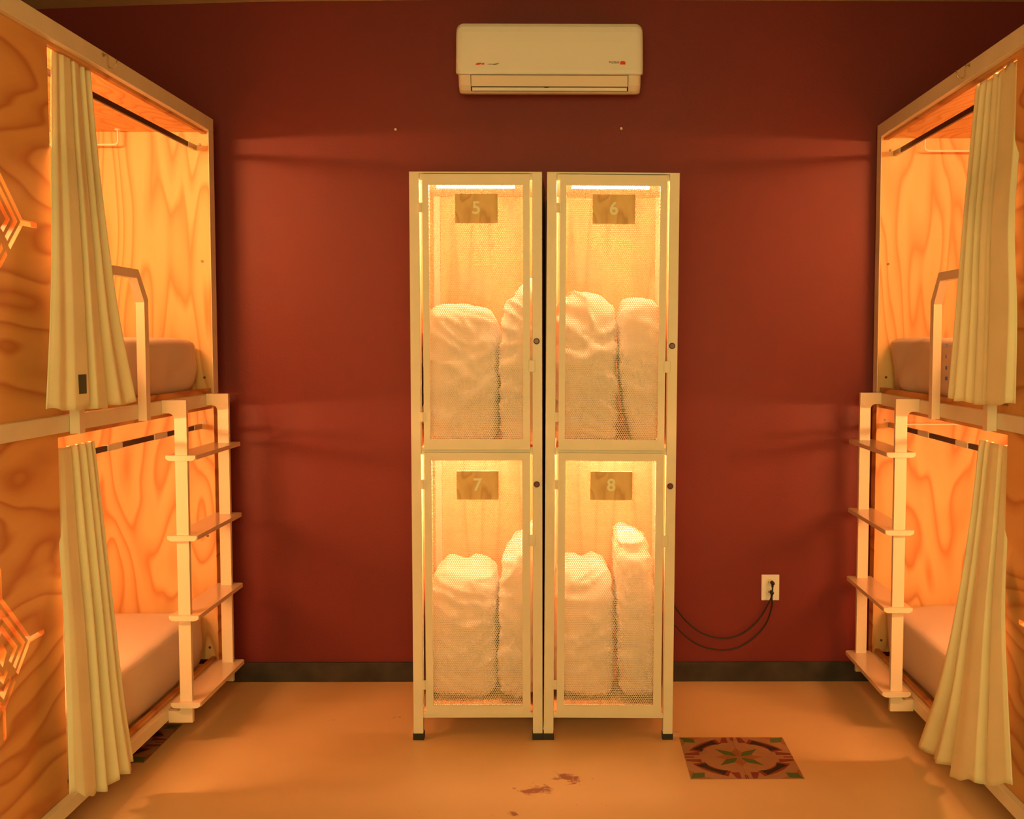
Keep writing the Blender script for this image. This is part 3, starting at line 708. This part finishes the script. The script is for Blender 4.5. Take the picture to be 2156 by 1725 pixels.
# ------------------------------------------------------------------ air conditioner
def aircon():
    cx = -0.0825; root = empty('air_conditioner', (cx, 0.0, 2.553), 'white wall-mounted air conditioner high above the lockers', 'air conditioner')
    def shell(name, hw, prof, mat, rc=0.03, par=root):
        """prof: closed (y,z) polygon; ends rounded by shrinking the profile"""
        bm = bmesh.new(); n = 8; rings = []
        zc = sum(p[1] for p in prof) / len(prof)
        stations = []
        for k in range(n + 1):
            a = math.pi / 2 * k / n
            stations.append((-hw + rc * (1 - math.sin(a)), rc * (1 - math.cos(a))))
        stations = [(-hw + rc * (1 - math.sin(math.pi / 2 * k / n)), rc * (1 - math.cos(math.pi / 2 * k / n))) for k in range(n, -1, -1)]
        st = [(x, i_) for x, i_ in stations] + [(-x, i_) for x, i_ in stations[::-1]]
        zlo = min(p[1] for p in prof); zhi = max(p[1] for p in prof)
        for x, ins in st:
            ring = []
            for (y, z) in prof:
                zz = z
                if z > zlo + 0.6 * (zhi - zlo): zz = z - ins * 0.8
                elif z < zlo + 0.1 * (zhi - zlo): zz = z + ins * 0.35
                ring.append(bm.verts.new((x, min(0, y + ins * 0.8) if y < -0.02 else y, zz)))
            rings.append(ring)
        k = len(prof)
        for a, b_ in zip(rings, rings[1:]):
            for i in range(k): bm.faces.new((a[i], a[(i + 1) % k], b_[(i + 1) % k], b_[i]))
        bm.faces.new(rings[0][::-1]); bm.faces.new(rings[-1])
        bmesh.ops.recalc_face_normals(bm, faces=bm.faces)
        return mkobj(name, bm, mat, par, smooth=False)
    body = [(0, 0.052), (-0.050, 0.040), (-0.120, 0.024), (-0.152, 0.022), (-0.168, 0.030), (-0.184, 0.050), (-0.200, 0.088), (-0.205, 0.100), (-0.195, 0.290), (-0.180, 0.302), (0, 0.302)]
    sh = shell('casing', 0.383, body, M['plastic_low'], 0.035)
    front = [(-0.194, 0.087), (-0.216, 0.087), (-0.2195, 0.092), (-0.2195, 0.105), (-0.215, 0.160), (-0.211, 0.220), (-0.206, 0.262), (-0.200, 0.285), (-0.188, 0.300), (-0.165, 0.308), (-0.02, 0.308), (-0.02, 0.300), (-0.18, 0.29)]
    fp = shell('front_panel', 0.391, front, M['plastic'], 0.032)
    for o in (sh, fp):
        bv = o.modifiers.new('soft', 'BEVEL'); bv.width = 0.004; bv.segments = 2; bv.limit_method = 'ANGLE'; bv.angle_limit = math.radians(35)
    # outlet recess with its flap
    def strip(name, x0, x1, y0, z0, y1, z1, th, mat, bev=0.0012):
        """board following the sloping underside from (y0,z0) to (y1,z1), standing out by th"""
        d = Vector((0, y1 - y0, z1 - z0)).normalized(); nn = Vector((0, d.z, -d.y))
        if nn.y > 0: nn = -nn
        bm = bmesh.new(); a = Vector((0, y0, z0)); b_ = Vector((0, y1, z1))
        prism(bm, [(0, 0), (1, 0), (1, 1), (0, 1)], lambda p, q, t: Vector((t, 0, 0)) + a.lerp(b_, p) + nn * th * (q * 1.0 - 0.0) , x0, x1)
        bmesh.ops.recalc_face_normals(bm, faces=bm.faces)
        return mkobj(name, bm, mat, root)
    strip('outlet_slot', -0.330, 0.330, -0.199, 0.089, -0.172, 0.028, 0.004, M['slot'])
    strip('flap', -0.327, 0.327, -0.1995, 0.087, -0.182, 0.046, 0.0085, M['plastic_low'])
    strip('flap', -0.324, 0.324, -0.181, 0.0415, -0.176, 0.030, 0.0095, M['plastic'])  # paler strip, paints the highlight along the flap's lower edge
    strip('motion_sensor', -0.022, -0.004, -0.183, 0.0455, -0.181, 0.0405, 0.0105, M['slot'])
    # small marks: red emblem with grey script at left, grey word with a red square at right
    bm = bmesh.new()
    Yf = lambda z: -0.2194 + (z - 0.105) * 0.082 if z > 0.105 else -0.2196
    def mark(poly, mi):
        prism(bm, poly, lambda a, b_, t: Vector((a, t + Yf(b_), b_)), -0.0012, 0.002, mi)
    mark([(-0.309, 0.1255), (-0.300, 0.1315), (-0.290, 0.1330), (-0.279, 0.1318), (-0.286, 0.1262), (-0.297, 0.1235)], 0)
    mark([(-0.283, 0.1255), (-0.277, 0.1322), (-0.272, 0.1315), (-0.270, 0.1270), (-0.275, 0.1245)], 0)
    mkobj('emblem', bm, [M['logo_red'], M['logo_grey']], fp); bm = bmesh.new()
    mark([(-0.260, 0.1268), (-0.247, 0.1282), (-0.233, 0.1278), (-0.219, 0.1300), (-0.206, 0.1315), (-0.217, 0.1262), (-0.228, 0.1235), (-0.238, 0.1258), (-0.250, 0.1258)], 1)
    mkobj('lettering', bm, [M['logo_red'], M['logo_grey']], fp); bm = bmesh.new()
    for k in range(7):
        a = 0.248 + k * 0.0064
        mark([(a, 0.1350), (a + 0.0046, 0.1350), (a + 0.0046, 0.1400 - 0.001 * (k % 3)), (a, 0.1395)], 1)
    mark([(0.256, 0.1310), (0.290, 0.1310), (0.290, 0.1325), (0.256, 0.1325)], 0)
    mkobj('lettering', bm, [M['logo_red'], M['logo_grey']], fp); bm = bmesh.new()
    mark([(0.2945, 0.1270), (0.316, 0.1270), (0.317, 0.1350), (0.312, 0.1410), (0.299, 0.1410), (0.2945, 0.1360)], 0)
    bmesh.ops.recalc_face_normals(bm, faces=bm.faces)
    mkobj('emblem', bm, [M['logo_red'], M['logo_grey']], fp)
    return root
aircon()

# ------------------------------------------------------------------ wall socket and cords
sk = empty('wall_socket', (0.904, 0, 0.427), 'cream double wall socket on the red wall with two black plugs in it', 'wall socket')
boxo('face_plate', (-0.040, 0.040, -0.006, 0.0, -0.058, 0.058), M['plastic'], sk, 0.002)
for z in (0.024, -0.020):
    bm = bmesh.new(); tube(bm, [(-0.004, -0.005, z), (-0.004, -0.0085, z)], 0.0165, 24)
    s_ = mkobj('receptacle', bm, M['plastic_low'], sk)
    bm = bmesh.new()
    for dx in (-0.010, 0.002): box(bm, dx, dx + 0.002, -0.0095, -0.0084, z - 0.004, z + 0.006)
    mkobj('slot', bm, M['slot'], s_)

def bez(pts, n=14):
    """Catmull-Rom through points"""
    P = [Vector(p) for p in pts]; P = [P[0] * 2 - P[1]] + P + [P[-1] * 2 - P[-2]]; out = []
    for i in range(1, len(P) - 2):
        for k in range(n):
            t = k / n
            out.append(0.5 * ((2 * P[i]) + (P[i + 1] - P[i - 1]) * t + (2 * P[i - 1] - 5 * P[i] + 4 * P[i + 1] - P[i + 2]) * t * t + (-P[i - 1] + 3 * P[i] - 3 * P[i + 1] + P[i + 2]) * t ** 3))
    out.append(P[-2]); return out
def cord(label, pts, px, pz):
    root = empty('power_cord', (px, -0.010, pz), label, 'power cord', None)
    bm = bmesh.new(); c = Vector((px, -0.010, pz))
    tube(bm, [Vector(p) - c for p in bez(pts)], 0.0034, 8)
    mkobj('cable', bm, M['cable'], root, smooth=True)
    bm = bmesh.new(); tube(bm, [(0, 0.0015, 0), (0, -0.010, 0.0), (0, -0.024, 0)], 0.0085, 14)
    tube(bm, [(0, -0.018, 0.002), (-0.001, -0.020, -0.018)], 0.0052, 10)
    mkobj('plug', bm, M['black'], root, smooth=True)
cord('black power cord hanging in the shallower loop from the upper socket hole',
     [(0.910, -0.030, 0.433), (0.906, -0.030, 0.395), (0.885, -0.028, 0.345), (0.840, -0.026, 0.275), (0.770, -0.024, 0.218), (0.690, -0.022, 0.201), (0.600, -0.022, 0.222), (0.530, -0.022, 0.275), (0.470, -0.022, 0.352), (0.400, -0.016, 0.46)], 0.910, 0.451)
cord('black power cord hanging in the deeper loop from the lower socket hole',
     [(0.906, -0.036, 0.390), (0.906, -0.034, 0.345), (0.885, -0.030, 0.275), (0.840, -0.028, 0.215), (0.770, -0.026, 0.164), (0.690, -0.024, 0.148), (0.600, -0.023, 0.163), (0.530, -0.023, 0.205), (0.470, -0.023, 0.265), (0.410, -0.018, 0.33)], 0.907, 0.408)

# small plugs of filler / screws left in the wall
for (x, z, lb) in ((-0.758, 2.452, 'small pale wall plug in the red wall, left below the air conditioner'), (0.228, 2.458, 'small pale wall plug in the red wall, right below the air conditioner')):
    bm = bmesh.new(); tube(bm, [(0, 0, 0), (0, -0.004, 0.0005)], 0.0055, 12); tube(bm, [(0, -0.003, 0), (0, -0.008, -0.002)], 0.0026, 8)
    tag(mkobj('wall_plug', bm, M['plastic_low'], None, loc=(x, 0, z)), lb, 'wall plug')

# ------------------------------------------------------------------ patterned cement tiles set into the floor
TM = [plain('tile_tan', (0.42, 0.24, 0.14), 0.5, var=0.06, vscale=20), plain('tile_green', (0.09, 0.17, 0.05), 0.5, var=0.1, vscale=20),
      plain('tile_red', (0.24, 0.045, 0.03), 0.5, var=0.1, vscale=20), plain('tile_charcoal', (0.025, 0.026, 0.024), 0.5, var=0.1, vscale=20),
      plain('tile_brown', (0.36, 0.14, 0.06), 0.5, var=0.1, vscale=20)]
def quarter_tile(parent, sx, sy):
    """0.2 m cement tile; local a,b from panel centre outward to the corner"""
    bm = bmesh.new(); T = 0.2
    base = 0.0016
    def C(a, b_, t): return Vector((sx * a, sy * b_, t))
    prism(bm, [(0.0006, 0.0006), (T - 0.0002, 0.0006), (T - 0.0002, T - 0.0002), (0.0006, T - 0.0002)], C, 0.0, base, 0)
    def q(poly, mi, lift=0): prism(bm, poly, C, base - 0.0004, base + 0.0003 + lift, mi)
    # brown ray halves along both axes and green ray on the diagonal
    q([(0.004, 0.001), (0.045, 0.022), (0.085, 0.001)], 4); q([(0.001, 0.004), (0.001, 0.085), (0.022, 0.045)], 4)
    q([(0.006, 0.006), (0.050, 0.022), (0.078, 0.078), (0.022, 0.050)], 1, 0.0001)
    # corner leaf and wedge
    q([(T - 0.002, T - 0.002), (T - 0.052, T - 0.014), (T - 0.056, T - 0.056), (T - 0.014, T - 0.052)], 1, 0.0001)
    q([(T - 0.002, T - 0.020), (T - 0.002, T - 0.085), (T - 0.018, T - 0.060)], 4); q([(T - 0.020, T - 0.002), (T - 0.085, T - 0.002), (T - 0.060, T - 0.018)], 4)
    # red bracket with charcoal dog-bone band, curved about the centre
    def bandpoly(R0, R1, a0, a1, flare):
        n = 12; out = []; inn = []
        for k in range(n + 1):
            a = a0 + (a1 - a0) * k / n; f = abs(2 * k / n - 1) ** 3 * flare
            out.append(((R1 + f) * math.cos(a), (R1 + f) * math.sin(a))); inn.append(((R0 - f) * math.cos(a), (R0 - f) * math.sin(a)))
        return out + inn[::-1]
    d = math.radians
    q(bandpoly(0.143, 0.184, d(20), d(70), 0.004), 2, 0.0001)
    q([(0.142, 0.020), (0.196, 0.020), (0.196, 0.036), (0.142, 0.050)], 2, 0.0001); q([(0.020, 0.142), (0.020, 0.196), (0.036, 0.196), (0.050, 0.142)], 2, 0.0001)
    q([(0.165, 0.001), (0.199, 0.001), (0.199, 0.006), (0.165, 0.006)], 2); q([(0.001, 0.165), (0.001, 0.199), (0.006, 0.199), (0.006, 0.165)], 2)
    q(bandpoly(0.150, 0.172, d(25), d(65), 0.012), 3, 0.0003)
    bmesh.ops.recalc_face_normals(bm, faces=bm.faces)
    return mkobj('cement_tile', bm, TM, parent)
def inlay(x, y, label):
    root = empty('patterned_floor_tile', (x, y, 0.0002), label, 'floor tile')
    for sx in (1, -1):
        for sy in (1, -1): quarter_tile(root, sx, sy)
inlay(0.626, -0.909, 'square of patterned cement tiles with green star, in the floor right of the lockers')
inlay(-1.742, -0.753, 'dark patterned cement tiles in the floor, half under the left bunk')
